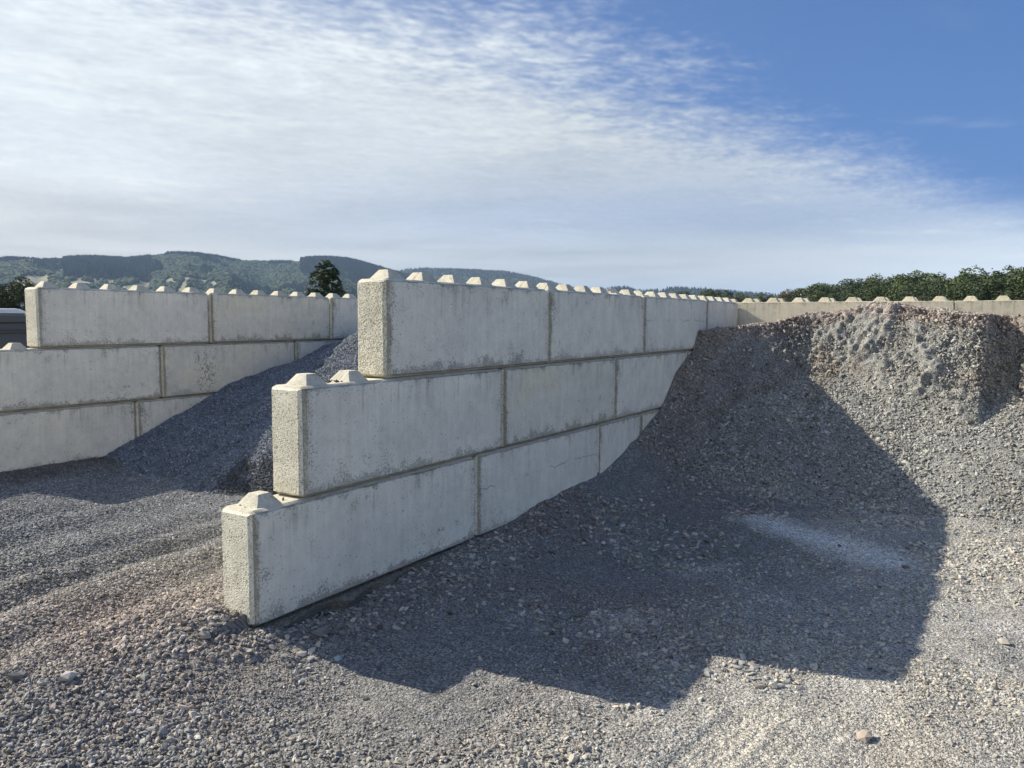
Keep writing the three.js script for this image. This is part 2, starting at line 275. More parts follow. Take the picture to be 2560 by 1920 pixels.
  return new THREE.MeshStandardMaterial({ map, bumpMap: bump, bumpScale: 0.006, roughness: 0.92 });
}
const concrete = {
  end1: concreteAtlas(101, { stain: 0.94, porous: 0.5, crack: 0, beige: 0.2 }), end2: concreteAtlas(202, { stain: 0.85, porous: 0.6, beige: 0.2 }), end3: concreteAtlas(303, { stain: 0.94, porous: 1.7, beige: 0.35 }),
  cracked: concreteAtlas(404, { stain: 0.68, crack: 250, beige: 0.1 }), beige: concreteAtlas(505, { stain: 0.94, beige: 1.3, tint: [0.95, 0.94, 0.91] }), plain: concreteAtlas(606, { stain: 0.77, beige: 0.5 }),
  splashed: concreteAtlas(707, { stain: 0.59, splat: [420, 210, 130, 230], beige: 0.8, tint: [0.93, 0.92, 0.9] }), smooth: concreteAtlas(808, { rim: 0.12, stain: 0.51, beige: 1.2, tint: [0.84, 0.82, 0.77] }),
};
// A block with chamfered, slightly worn edges, lying along -z from the origin (face on x = 0), or turned.
function blockGeo(len, seed, thick = TK, high = BH, soft = 1) {
  const nz = Math.max(4, Math.round(len / 0.05)), ny = 12, nx = thick > 0.3 ? 8 : 5, g = new THREE.BoxGeometry(thick, high, len, nx, ny, nz), p = g.attributes.position, uv = g.attributes.uv, nrm = g.attributes.normal;
  const ch = 0.02 * soft, cv = 0.03 * soft, hx = thick / 2, hy = high / 2, hz = len / 2, off = hash3(seed, 3, 1);
  // pull the first and last rings of vertices onto the chamfer lines
  const snap = (v, h, n, c) => { const s = 2 * h / n; if (Math.abs(v) > h - 1e-5) return v; if (Math.abs(v) > h - s - 1e-5) return Math.sign(v) * (h - c); return v; };
  for (let i = 0; i < p.count; i++) {
    let x = p.getX(i), y = p.getY(i), z = p.getZ(i); const ax = Math.abs(nrm.getX(i)), ay = Math.abs(nrm.getY(i));
    x = snap(x, hx, nx, cv); y = snap(y, hy, ny, ch); z = snap(z, hz, nz, cv);
    // uv from the unworn face
    if (ax > 0.5) uv.setXY(i, ((hz - z) / len * 1.8) * 800 / AW, (y + hy) * 800 / AH);
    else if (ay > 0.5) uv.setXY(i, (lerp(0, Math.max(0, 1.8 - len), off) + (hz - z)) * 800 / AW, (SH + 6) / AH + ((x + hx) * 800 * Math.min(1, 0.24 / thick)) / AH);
    else uv.setXY(i, (SW + 6) / AW + ((x + hx) * 800 * Math.min(1, 0.24 / thick)) / AW, (y + hy) * 800 / AH);
    // a vertex on two or more face planes is an edge: cut it back to the chamfer
    const ex = Math.abs(x) > hx - 1e-4, ey = Math.abs(y) > hy - 1e-4, ez = Math.abs(z) > hz - 1e-4, k = ex + ey + ez;
    if (k > 1) { if (ex) x = Math.sign(x) * (hx - (ey && !ez ? ch : cv) * 0.5); if (ey) y = Math.sign(y) * (hy - ch * 0.5); if (ez) z = Math.sign(z) * (hz - (ey && !ex ? ch : cv) * 0.5); }
    const w = (n3(x * 9 + seed, y * 9, z * 9, 3) - 0.5) * 0.003 + (k > 1 ? -Math.max(0, n3(x * 30 + seed, y * 30, z * 30, 5) - 0.45) * 0.014 : 0);
    const l = Math.hypot(x / hx, y / hy, z / hz) || 1;
    p.setXYZ(i, x + (ex || k === 0 ? Math.sign(x) * w : 0), y + (ey ? Math.sign(y) * w : 0), z + (ez ? Math.sign(z) * w : 0));
  }
  const m = toCreasedNormals(g, 0.35);
  m.translate(-hx, hy, -hz);
  return m;
}
function studGeo(seed) {
  const g = new THREE.BoxGeometry(1, 1, 1, 6, 4, 6), p = g.attributes.position, uv = g.attributes.uv;
  for (let i = 0; i < p.count; i++) {
    let x = p.getX(i), y = p.getY(i) + 0.5, z = p.getZ(i); const w = lerp(0.155, 0.068, y), k = 1 - 0.04 * (Math.abs(x) * 2 * Math.abs(z) * 2 > 0.9 ? 1 : 0);
    x *= w * k; z *= w * k; y = y * 0.057;
    if (seed === 5 && y > 0.02) { const q = Math.max(0, x * 0.8 + z * 0.5 + 0.012 + 0.03 * (n3(x * 50, y * 50, z * 50, 9) - 0.5)); y = Math.max(0.016, y - q * 1.3); }
    const n = (n3(x * 40 + seed, y * 40, z * 40, 7) - 0.5) * 0.0035; p.setXYZ(i, x + n, y - 0.004 + n * 0.5, z - n);
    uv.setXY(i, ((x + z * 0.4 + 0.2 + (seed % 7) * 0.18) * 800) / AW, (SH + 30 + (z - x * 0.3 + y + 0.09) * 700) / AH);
  }
  return toCreasedNormals(g, 0.5);
}
const studs = [studGeo(1), studGeo(2), studGeo(3), studGeo(4), studGeo(5)];
let blockSeed = 1;
function addBlock(wall, z0, z1, y0, mat, opt = {}) {                // block from z0 back to z1 in a wall that runs along -z
  const gap = opt.gap ?? 0.012, len = z0 - z1 - gap, b = part(wall, 'concrete_block', blockGeo(len, ++blockSeed, opt.thick, BH - 0.003, opt.soft), mat, opt.label ? { label: opt.label } : undefined);
  b.position.set((hash3(blockSeed, 1, 1) - 0.5) * 0.006, y0 + 0.0015, z0 - gap / 2);
  const n = Math.round((z0 - z1) / 0.3), rows = opt.thick > 0.4 ? [-0.12, -opt.thick + 0.12] : [-(opt.thick ?? TK) / 2];
  for (let i = 0; i < n; i++) for (const sx of rows) {
    const zc = 0.15 + 0.3 * i; if (opt.studs && !opt.studs(zc)) continue;
    const broken = opt.broken?.includes(i), s = part(b, 'stud', studs[broken ? 4 : (blockSeed * 3 + i) % 4], mat, broken ? { label: 'stud with a broken edge' } : undefined); s.position.set(sx, BH - 0.003, -zc + gap / 2); s.rotation.y = ((blockSeed + i) % 4) * Math.PI / 2 + (hash3(i, blockSeed, 2) - 0.5) * 0.05;
  }
  return b;
}
const C = concrete, ZE = ZB + 0.004;
const mid = new THREE.Group();
{
  const z1 = -0.3072, z2 = -0.9265, hide = (a) => (zc) => zc < a;     // studs under a block above sit inside its sockets
  addBlock(mid, 0, -1.8, 0, C.end1, { studs: hide(0.28), label: 'bottom end block with a single stud showing' });
  addBlock(mid, -1.8, -3.6, 0, C.cracked, { studs: () => false, label: 'bottom block with a long ragged hairline stain' });
  addBlock(mid, -3.6, -4.48, 0, C.plain, { studs: () => false }); addBlock(mid, -4.48, -6.28, 0, C.beige, { studs: () => false }); addBlock(mid, -6.28, ZE, 0, C.plain, { studs: () => false });
  addBlock(mid, z1, z1 - 1.8, BH, C.end2, { studs: hide(0.58), label: 'middle course end block with two studs showing' });
  addBlock(mid, z1 - 1.8, z1 - 3.6, BH, C.beige, { studs: () => false }); addBlock(mid, z1 - 3.6, z1 - 5.4, BH, C.plain, { studs: () => false }); addBlock(mid, z1 - 5.4, ZE, BH, C.cracked, { studs: () => false });
  addBlock(mid, z2, z2 - 1.8, 2 * BH, C.end3, { label: 'top end block with a pitted porous end face' });
  addBlock(mid, z2 - 1.8, z2 - 3.6, 2 * BH, C.plain, { broken: [4] }); addBlock(mid, z2 - 3.6, z2 - 5.4, 2 * BH, C.cracked, { broken: [0] }); addBlock(mid, z2 - 5.4, ZE, 2 * BH, C.end2);
  // rough lean-concrete bed that the bottom end block sits on
  const f = new THREE.BoxGeometry(0.34, 0.16, 1.75, 8, 4, 40), p = f.attributes.position;
  for (let i = 0; i < p.count; i++) { const x = p.getX(i), y = p.getY(i), z = p.getZ(i), w = (fbm(z * 6 + 9, y * 9 + x * 3, 4, 77) - 0.36) * 0.16; p.setXYZ(i, x + (x > 0 ? w : 0), y + (fbm(x * 20, z * 20, 2, 78) - 0.5) * 0.012 * (y > 0 ? 0.3 : 1), z + (z > 0 ? w : 0)); }
  f.computeVertexNormals(); f.translate(-0.145, -0.084, -0.93);
  part(mid, 'footing', f, new THREE.MeshStandardMaterial({ color: new THREE.Color().setRGB(0.8, 0.71, 0.57), roughness: 1, map: gritMap, bumpMap: gritBump, bumpScale: 0.02 }));
}
top(mid, 'concrete_block_wall', { label: 'stepped wall of pale concrete blocks dividing the two bays in the centre', category: 'block wall' });
const left = new THREE.Group(); left.position.set(XL, Y0L, 0);
{
  const r1 = -0.533, r2 = -0.8229, r3 = -1.4164, none = { studs: () => false };
  for (const [z0, r, m, o] of [[r1, 0, C.plain, { studs: (z) => z < 0.28 }], [r2, 1, C.end1, { studs: (z) => z < 0.58 }], [r3, 2, C.end2, {}]]) {
    const mats = [[m, C.plain, C.beige, C.end1, C.plain], [m, C.splashed, C.end3, C.plain, C.plain], [m, C.beige, C.plain, C.end1, C.plain]][r];
    for (let i = 0, z = z0; z > ZE + 0.3; i++, z -= 1.8) addBlock(left, z, Math.max(z - 1.8, ZE), r * BH, mats[i], { ...(i === 0 ? o : r < 2 ? none : {}), label: r === 1 && i === 1 ? 'block splashed with dark stains' : undefined });
  }
}
top(left, 'concrete_block_wall', { label: 'long concrete block wall on the left behind the dark chippings heap', category: 'block wall' });
const back = new THREE.Group(); back.position.set(0, 0, ZB); back.rotation.y = -Math.PI / 2;   // local -z runs along world +x, local +x faces world +z
{
  const BT = 0.57, joints = [[-4.86, -3.06], [-3.06, -1.26], [-1.26, -0.063], [-0.063, 1.737], [1.737, 2.337], [2.337, 4.137], [4.137, 5.937]];
  for (const [a, b] of joints) addBlock(back, -a, -b, 2 * BH, C.smooth, { thick: BT, gap: 0.003, soft: 0.3, label: a === 2.337 - 0.6 ? 'short block in the top course' : undefined });
  for (const r of [0, 1]) for (let a = -4.86 + r * 0.9; a < 5.5; a += 1.8) addBlock(back, -a, -Math.min(a + 1.8, 5.937), r * BH, C.smooth, { thick: BT, gap: 0.003, soft: 0.3, studs: () => false });
}
top(back, 'concrete_block_wall', { label: 'low double-studded concrete wall closing the bay behind the rubble mound', category: 'block wall' });

// ---------------------------------------------------------------- heaps
const under = (Y) => (x, z) => Math.max(Y(x, z), groundY(x, z) - 0.25);
const moundXs = axis(0.004, 4.6, 0.015), moundZs = axis(ZB + 0.004, -1.9, 0.03, [-7.4, -4.4, 0.0115]);
const bill = (x, y, z, k) => Math.abs(2 * n3(x, y, z, k) - 1);
const clod = (x, y, z, ny) => {
  const zf = footZ(x) + 0.25 * (n3(x * 3, 0, 1, 4) - 0.5), m = x > 0.75 ? sstep(0.08, -0.1, z - zf) * sstep(0.93, 0.75, ny) : sstep(0.85, 0.5, ny) * 0.5 * sstep(0.2, 0.5, x);
  if (x < 0.03 || z < ZB + 0.03) return 0;
  const q = 1 - cell3(x * 30, y * 30, z * 30, 6), p = 1 - cell3(x * 15 + 2 * n3(x * 9, y * 9, z * 9, 8), y * 12, z * 15, 5), wx = n3(x * 5, y * 5, z * 5, 21) * 1.6;
  const f3 = (f, k) => n3(x * f + wx, y * f * 0.7, z * f + wx * 0.5, k) - 0.5;
  const crumb = 0.05 + (n3(x * 5 + wx, y * 1.1, z * 2, 11) - 0.5) * 0.17 + f3(10, 12) * 0.05 + (1 - cell3(x * 10 + wx, y * 8, z * 10, 15) - 0.5) * 0.06 + (p - 0.5) * 0.055 + (q - 0.4) * 0.042 + (0.6 - cell3(x * 52, y * 52, z * 52, 16)) * 0.018;
  return m * (crumb - 0.05) + (1 - m) * ((p - 0.5) * 0.015 + (q - 0.45) * 0.016);
};
const mound = new THREE.Group();
const moundSoil = part(mound, 'soil', sheet(moundXs, moundZs, under(moundY), (x, y, z, c) => moundC(x, y, z, c), clod), soil);
const heap = new THREE.Group();
part(heap, 'soil', sheet(axis(XL + 0.004, -TK - 0.004, 0.03), axis(ZB + 0.004, -1.2, 0.03), under(heapY), (x, y, z, c) => heapC(x, z, c)), soil);

// ---------------------------------------------------------------- stones
function stoneGeo(seed, flat) {
  const g = mergeVertices(new THREE.IcosahedronGeometry(0.5, 0).deleteAttribute('uv').deleteAttribute('normal'), 1e-4), p = g.attributes.position;
  for (let i = 0; i < p.count; i++) { const k = 0.62 + 0.66 * hash3(seed, i, 1); p.setXYZ(i, p.getX(i) * k * 1.3, p.getY(i) * k * flat, p.getZ(i) * (0.65 + 0.5 * hash3(seed, i, 2))); }
  const f = g.toNonIndexed(); f.computeVertexNormals(); return f;
}
const stones = [[1, 0.55], [2, 0.4], [3, 0.7], [4, 0.32], [5, 0.8], [6, 0.46], [9, 0.58]].map(([s, f]) => stoneGeo(s, f));
const stoneMat = new THREE.MeshStandardMaterial({ roughness: 0.88 });
const cam = camera.position, fwd = new THREE.Vector3(0, 0, -1).applyEuler(camera.rotation), sideV = new THREE.Vector3(1, 0, 0).applyEuler(camera.rotation), upV = new THREE.Vector3(0, 1, 0).applyEuler(camera.rotation);
function seen(x, y, z, pad = 1.12) { const dx = x - cam.x, dy = y - cam.y, dz = z - cam.z, d = dx * fwd.x + dy * fwd.y + dz * fwd.z; if (d < 0.3) return false; const u = (dx * sideV.x + dy * sideV.y + dz * sideV.z) / d, v = (dx * upV.x + dy * upV.y + dz * upV.z) / d; return Math.abs(u) < 0.643 * pad + 0.12 / d && v > -0.482 * pad - 0.1 / d; }
class Scatter {
  constructor() { this.list = []; }
  add(v, m, c) { this.list.push([m, c]); }
  build(parent, name, label) {                                      // one mass of loose stones; turn, stretch and flatness differ from stone to stone
    const l = this.list, im = new THREE.InstancedMesh(stones[6], stoneMat, l.length);
    l.forEach(([m, c], i) => { im.setMatrixAt(i, m); im.setColorAt(i, c); });
    im.name = name; im.userData = { kind: 'stuff', label }; im.castShadow = im.receiveShadow = true; parent.add(im);
  }
}
const qa = new THREE.Quaternion(), qb = new THREE.Quaternion(), vUp = new THREE.Vector3(0, 1, 0), vN = new THREE.Vector3(), vP = new THREE.Vector3(), vS = new THREE.Vector3(), eu = new THREE.Euler();
function pose(x, z, Y, s, R, tilt = 0.5, sink = 0.12) {
  const e = 0.02, y = Y(x, z); vN.set(Y(x - e, z) - Y(x + e, z), 2 * e, Y(x, z - e) - Y(x, z + e)).normalize();
  qa.setFromUnitVectors(vUp, vN); qb.setFromEuler(eu.set((R() - 0.5) * 2 * tilt, R() * 6.283, (R() - 0.5) * 2 * tilt)); qa.multiply(qb);
  vP.set(x, y, z).addScaledVector(vN, s * sink); vS.set(s * (0.75 + 0.6 * R()), s * (0.5 + 0.95 * R()), s * (0.65 + 0.65 * R())); if (R() < 0.5) qa.multiply(qb.set(1, 0, 0, 0));
  return new THREE.Matrix4().compose(vP, qa, vS);
}
const cc = [0, 0, 0];
function tone(R, c, spread = 0.55, pale = 0.05) { let k = 1 + spread * (R() - 0.42) * 2 * R(); if (R() < pale) k *= 1.4 + R() * 0.6; k = Math.min(k, 0.4 / Math.max(c[1], 0.05)); const h = (R() - 0.42) * 0.16; return new THREE.Color().setRGB(c[0] * k * (1 + h), c[1] * k, c[2] * k * (1 - h)); }
const inWall = (x, z) => (x < 0.012 && x > -TK - 0.012 && z < 0.012) || (x < XL + 0.02 && x > XL - TK - 0.02 && z < -0.5);
const bigStones = [];
{
  const R = rng(5), sc = new Scatter();
  const scatter = (n, x0, x1, z0, z1, sizeOf, keep, tilt) => {
    for (let i = 0; i < n; i++) {
      const x = lerp(x0, x1, R()), z = lerp(z0, z1, R()), r1 = R(); if (inWall(x, z)) continue; const y = groundY(x, z); if (!seen(x, y, z)) continue; if (x > 0 && moundY(x, z) > y + 0.02) continue; if (x < 0 && x > XL && heapY(x, z) > y + 0.02) continue;
      const k = keep ? keep(x, z) : 1; if (r1 > k) continue;
      const s = sizeOf(x, z) * 0.9; groundC(x, z, cc); const m = pose(x, z, groundY, s, R, tilt); const col = tone(R, [cc[0] * 1.3, cc[1] * 1.28, cc[2] * 1.22], 1.1, 0.09);
      const v = Math.floor(R() * 6), d = Math.hypot(x - cam.x, y - cam.y, z - cam.z);
      if (s > 0.022 && seen(x, y, z, 0.98)) bigStones.push([s / d, v, m, col]); else sc.add(v, m, col);
    }
  };
  const dust = (x, z) => sstep(1.3, 2.2, x) * sstep(-1.1, -0.7, z);
  const soilBand = (x, z) => sstep(1.5, 0.8, x + 0.9 * (fbm(x * 1.3, z * 1.3, 4, 81) - 0.5)) * sstep(0, 0.15, x) * sstep(0.15, -0.3, z);
  const coarse = (x, z) => clamp(sstep(0.1, 0.7, z + 0.35 * x - 0.2) + sstep(0.55, 0.7, fbm(x * 1.1 + 3, z * 1.1, 3, 95)) * 0.7);
  const dustPatch = (x, z) => { const t = clamp(((x - 1.33) * 0.87 + (z + 3.69) * 0.47) / 0.98); return sstep(0.26, 0.1, Math.hypot(x - 1.33 - 0.87 * t, z + 3.69 - 0.47 * t)); };
  const keep = (x, z) => (1 - 0.8 * dustPatch(x, z)) * (1 - 0.97 * clamp(sstep(0.14, 0.1, Math.abs(x - 2.02 + (z + 0.4) * 0.16)) + sstep(0.14, 0.1, Math.abs(x - 2.25 + (z + 0.4) * 0.16))) * sstep(-0.9, -0.7, z)) * (1 - 0.75 * soilBand(x, z)) * (1 - 0.35 * dust(x, z)) * lerp(0.2, 1, sstep(0.4, 0.58, fbm(x * 2.1, z * 2.1, 4, 96)));
  scatter(70000, -1.6, 3.4, -1.6, 1.3, (x, z) => 0.006 + 0.013 * R() * R() + coarse(x, z) * 0.011 * R(), keep, 0.6);
  scatter(34000, -1.6, 3.4, -1.6, 1.3, (x, z) => 0.011 + 0.018 * R() * R() + coarse(x, z) * 0.017 * R() * R(), (x, z) => keep(x, z) * lerp(0.18, 0.9, coarse(x, z)), 0.8);
  scatter(60000, 0, 4.6, -5.2, -1.2, () => 0.007 + 0.024 * R() * R(), (x, z) => keep(x, z) * lerp(0.6, 1, sstep(0.45, 0.6, fbm(x * 1.1 + 3, z * 1.1, 3, 95))), 0.6);
  scatter(7000, 0.3, 4.0, -4.6, -0.9, () => 0.02 + 0.022 * R(), (x, z) => 0.8 * sstep(0.44, 0.6, fbm(x * 1.1 + 3, z * 1.1, 3, 95)), 0.5);
  scatter(100000, -5, -0.2, -2.4, 0.9, (x, z) => lerp(0.008, 0.014, sstep(-1.2, 0.2, z)) + 0.012 * R() * R(), null, 0.6);
  scatter(700, XL + 0.05, -2.4, -2.6, -1.1, () => 0.012 + 0.026 * R() * R(), (x, z) => 0.8 * sstep(0.9, 0.3, Math.abs(z + 1.9)), 0.6);
  // pebbles and rubble at the foot of the end block
  scatter(2600, 0.015, 0.6, -3.2, 0.1, () => 0.013 + 0.034 * R() * R(), (x) => sstep(0.6, 0.1, x), 0.5);
  scatter(900, -0.55, 0.15, 0.0, 0.55, () => 0.012 + 0.022 * R(), null, 0.7);
  bigStones.sort((a, b) => b[0] - a[0]);
  bigStones.forEach(([, v, m, col], i) => { if (i >= 285) sc.add(v, m, col); });
  const mats = new Map();
  const quant = (c) => { const k = [c.r, c.g, c.b].map((q) => Math.max(1, Math.round(Math.sqrt(q) * 16))).join(); if (!mats.has(k)) mats.set(k, new THREE.MeshStandardMaterial({ roughness: 0.88, color: c })); return mats.get(k); };
  const lay = (v, m, col) => { const s = part(ground, 'stone', stones[v], quant(col)); s.applyMatrix4(m); return s; };
  bigStones.slice(0, 285).forEach(([, v, m, col]) => lay(v, m, col));
  for (const [x, z, s, v, r, g, b] of [[-0.2, 0.73, 0.045, 4, 0.36, 0.345, 0.31], [2.46, -0.73, 0.055, 2, 0.3, 0.25, 0.19], [0.22, -0.2, 0.06, 4, 0.17, 0.14, 0.12], [-0.36, 0.83, 0.055, 4, 0.17, 0.15, 0.14], [-0.05, 0.22, 0.05, 0, 0.34, 0.32, 0.28], [0.42, -0.1, 0.035, 2, 0.3, 0.35, 0.38], [-0.42, 0.3, 0.05, 2, 0.12, 0.11, 0.105], [2.9, -2.05, 0.06, 0, 0.34, 0.31, 0.26], [2.36, -3.1, 0.07, 5, 0.17, 0.155, 0.12]]) lay(v, pose(x, z, groundY, s, R, 0.3, 0.25), new THREE.Color().setRGB(r, g, b));
  sc.build(ground, 'gravel', 'loose crushed gravel covering the yard floor');
}
{
  const R = rng(9), sc = new Scatter(), big = [];
  for (let i = 0; i < 170000; i++) {
    const x = 0.01 + R() * 4.4, z = lerp(ZB + 0.02, -2.2, R()), y = moundY(x, z); if (y < groundY(x, z) - 0.02 || !seen(x, y, z)) continue;
    const zf = footZ(x), cliff = z < zf && y < crestY(x) - 0.1 && x > 0.7; if (cliff && R() > 0.85) continue; if (!cliff && R() > lerp(0.35, 1, sstep(0.38, 0.55, fbm(x * 1.9, z * 1.9, 4, 97)))) continue;
    moundC(x, y, z, cc); const s = (cliff ? 0.007 : 0.008) + (cliff ? 0.022 : 0.027) * R() * R() + (R() < 0.02 ? 0.02 : 0), v = Math.floor(R() * 6);
    const m = pose(x, z, moundY, s, R, 0.6, cliff ? 0.35 : 0.2), col = tone(R, [cc[0] * 1.18, cc[1] * 1.17, cc[2] * 1.13], 1.0, 0.07);
    if (s > 0.038) big.push([v, m, col]); else sc.add(v, m, col);
  }
  big.forEach(([v, m, col], i) => { if (i < 220) { const s = part(mound, 'stone', stones[v], new THREE.MeshStandardMaterial({ roughness: 0.88, color: col })); s.applyMatrix4(m); } else sc.add(v, m, col); });
  sc.build(mound, 'gravel', 'crushed stone lying on the mound');
  top(mound, 'rubble_mound', { label: 'tall mound of crushed grey stone with a dug-out face in the right bay', category: 'rubble mound' });
  const hc = new Scatter();
  for (let i = 0; i < 190000; i++) {
    const x = lerp(XL + 0.01, -TK - 0.01, R()), z = lerp(-6.6, -1.4, R()), y = heapY(x, z); if (y < groundY(x, z) - 0.015 || !seen(x, y, z, 1.1)) continue;
    heapC(x, z, cc); const s = 0.01 + 0.012 * R(); hc.add(Math.floor(R() * 6), pose(x, z, heapY, s, R, 1.0, 0.2), tone(R, [cc[0] * 1.35, cc[1] * 1.35, cc[2] * 1.35], 1.0, 0.1));
  }
  hc.build(heap, 'chippings', 'fine dark grey stone chippings');
  top(heap, 'gravel_heap', { label: 'heap of fine dark grey chippings against the left wall', category: 'gravel heap' });
}
// crumbs of gravel lying on the ledges of the stepped wall
{
  const R = rng(21), im = new THREE.InstancedMesh(stones[2], new THREE.MeshStandardMaterial({ color: new THREE.Color().setRGB(0.06, 0.058, 0.055), roughness: 0.95 }), 62);
  for (let i = 0; i < 62; i++) {
    const m = i < 46, x = m ? -0.06 - 0.14 * R() : -0.05 - 0.15 * R(), z = m ? -0.307 - 0.3 - (R() - 0.5) * 0.14 - (i > 40 ? (R() - 0.5) * 0.4 : 0) : -0.06 - R() * 0.23, s = 0.006 + 0.01 * R();
    vP.set(x, (m ? 2 : 1) * BH + s * 0.25, z); qa.setFromEuler(eu.set(R(), R() * 6, R())); vS.set(s, s, s); im.setMatrixAt(i, new THREE.Matrix4().compose(vP, qa, vS));
  }
  top(im, 'gravel_crumbs', { kind: 'stuff', label: 'dark gravel crumbs scattered between the studs on the wall ledges', category: 'gravel crumbs' });
}

// ---------------------------------------------------------------- trailer and car beyond the left wall
const metal = (r, g, b, rough = 0.6, m = 0) => new THREE.MeshStandardMaterial({ color: new THREE.Color().setRGB(r, g, b), roughness: rough, metalness: m });
const box = (w, h, d, x, y, z, r = 0.01) => new RoundedBoxGeometry(w, h, d, 2, r).translate(x, y, z);
const pol = (az, d, y = -0.3) => new THREE.Vector3(cam.x + d * Math.sin(az * D2R), y, cam.z - d * Math.cos(az * D2R));
{
  const t = new THREE.Group(); t.position.set(-10.1, -0.05, -3.6); t.rotation.y = 0.55;
  const dark = metal(0.075, 0.08, 0.085, 0.55);
  for (let i = 0; i < 4; i++) part(t, 'side_panel', box(0.06, 0.82, 1.15, 0.9, 0.97, -1.8 + i * 1.2, 0.008), dark);
  for (let i = 0; i < 5; i++) part(t, 'post', box(0.05, 0.84, 0.07, 0.93, 0.98, -2.36 + i * 1.18, 0.008), metal(0.06, 0.062, 0.066, 0.6));
  part(t, 'bed', box(1.8, 0.08, 4.8, 0, 0.56, 0), dark); part(t, 'far_side', box(0.06, 0.82, 4.75, -0.9, 0.97, 0), dark);
  part(t, 'front_board', box(1.72, 0.8, 0.06, 0, 0.98, -2.36), dark); part(t, 'tailgate', box(1.72, 0.8, 0.06, 0, 0.98, 2.36), dark);
  part(t, 'top_rail', box(0.12, 0.11, 4.86, 0.91, 1.44, 0, 0.02), metal(0.085, 0.085, 0.085, 0.6)); part(t, 'rub_rail', box(0.03, 0.05, 4.8, 0.945, 1.26, 0), metal(0.05, 0.052, 0.055));
  for (const s of [-1, 1]) { const p = part(t, 'bracket', box(0.03, 0.2, 0.035, 0.9, 1.59, -0.35 + s * 0.06, 0.008), metal(0.35, 0.34, 0.32)); p.rotation.x = 0; }
  for (const z of [-1.0, 0.1]) for (const x of [-0.85, 0.85]) { const w = part(t, 'wheel', new THREE.CylinderGeometry(0.36, 0.36, 0.24, 28).rotateZ(Math.PI / 2).translate(x, 0.36, z + 0.4), metal(0.03, 0.03, 0.032, 0.9)); part(w, 'rim', new THREE.CylinderGeometry(0.2, 0.2, 0.25, 20).rotateZ(Math.PI / 2).translate(x, 0.36, z + 0.4), metal(0.3, 0.3, 0.3, 0.5)); }
  part(t, 'drawbar', box(0.1, 0.1, 1.4, 0, 0.5, -3.0), dark);
  top(t, 'tipper_trailer', { label: 'dark grey steel tipper trailer at the left edge beyond the block wall', category: 'trailer' });
}
{
  const t = new THREE.Group(), p = pol(-67.4, 23.5, -0.16); t.position.copy(p); t.rotation.y = 1.05 + Math.PI;
  const white = new THREE.MeshPhysicalMaterial({ color: new THREE.Color().setRGB(0.75, 0.75, 0.74), roughness: 0.35, clearcoat: 1, clearcoatRoughness: 0.1 });
  const prof = (pts, w, b) => { const s = new THREE.Shape(); pts.forEach(([x, y], i) => (i ? s.lineTo(x, y) : s.moveTo(x, y))); return new THREE.ExtrudeGeometry(s, { depth: w - 2 * b, bevelEnabled: true, bevelThickness: b, bevelSize: b * 0.6, bevelSegments: 3 }).translate(0, 0, -w / 2 + b); };
  part(t, 'body', prof([[-2.25, 0.4], [-2.28, 0.95], [-2.05, 1.12], [-0.95, 1.15], [1.0, 1.15], [2.15, 1.02], [2.3, 0.7], [2.25, 0.4]], 1.8, 0.1), white);
  part(t, 'window_band', prof([[-2.0, 1.12], [-1.75, 1.62], [0.25, 1.66], [1.0, 1.14]], 1.62, 0.06), new THREE.MeshPhysicalMaterial({ color: new THREE.Color().setRGB(0.012, 0.018, 0.035), roughness: 0.08, clearcoat: 1 }));
  part(t, 'roof', prof([[-1.82, 1.66], [-1.6, 1.745], [0.1, 1.75], [0.32, 1.67]], 1.6, 0.05), white);
  for (const x of [-1.45, 1.45]) for (const z of [-0.82, 0.82]) { const w = part(t, 'wheel', new THREE.CylinderGeometry(0.36, 0.36, 0.22, 28).rotateX(Math.PI / 2).translate(x, 0.36, z), metal(0.02, 0.02, 0.02, 0.9)); part(w, 'rim', new THREE.CylinderGeometry(0.23, 0.23, 0.235, 20).rotateX(Math.PI / 2).translate(x, 0.36, z), metal(0.5, 0.5, 0.5, 0.3, 0.8)); }
  for (const z of [-0.65, 0.65]) part(t, 'headlight', box(0.06, 0.14, 0.3, 2.27, 0.8, z, 0.02), metal(0.7, 0.7, 0.7, 0.1));
  top(t, 'parked_car', { label: 'white parked car with dark windows, roof showing above the trailer', category: 'car' });
}

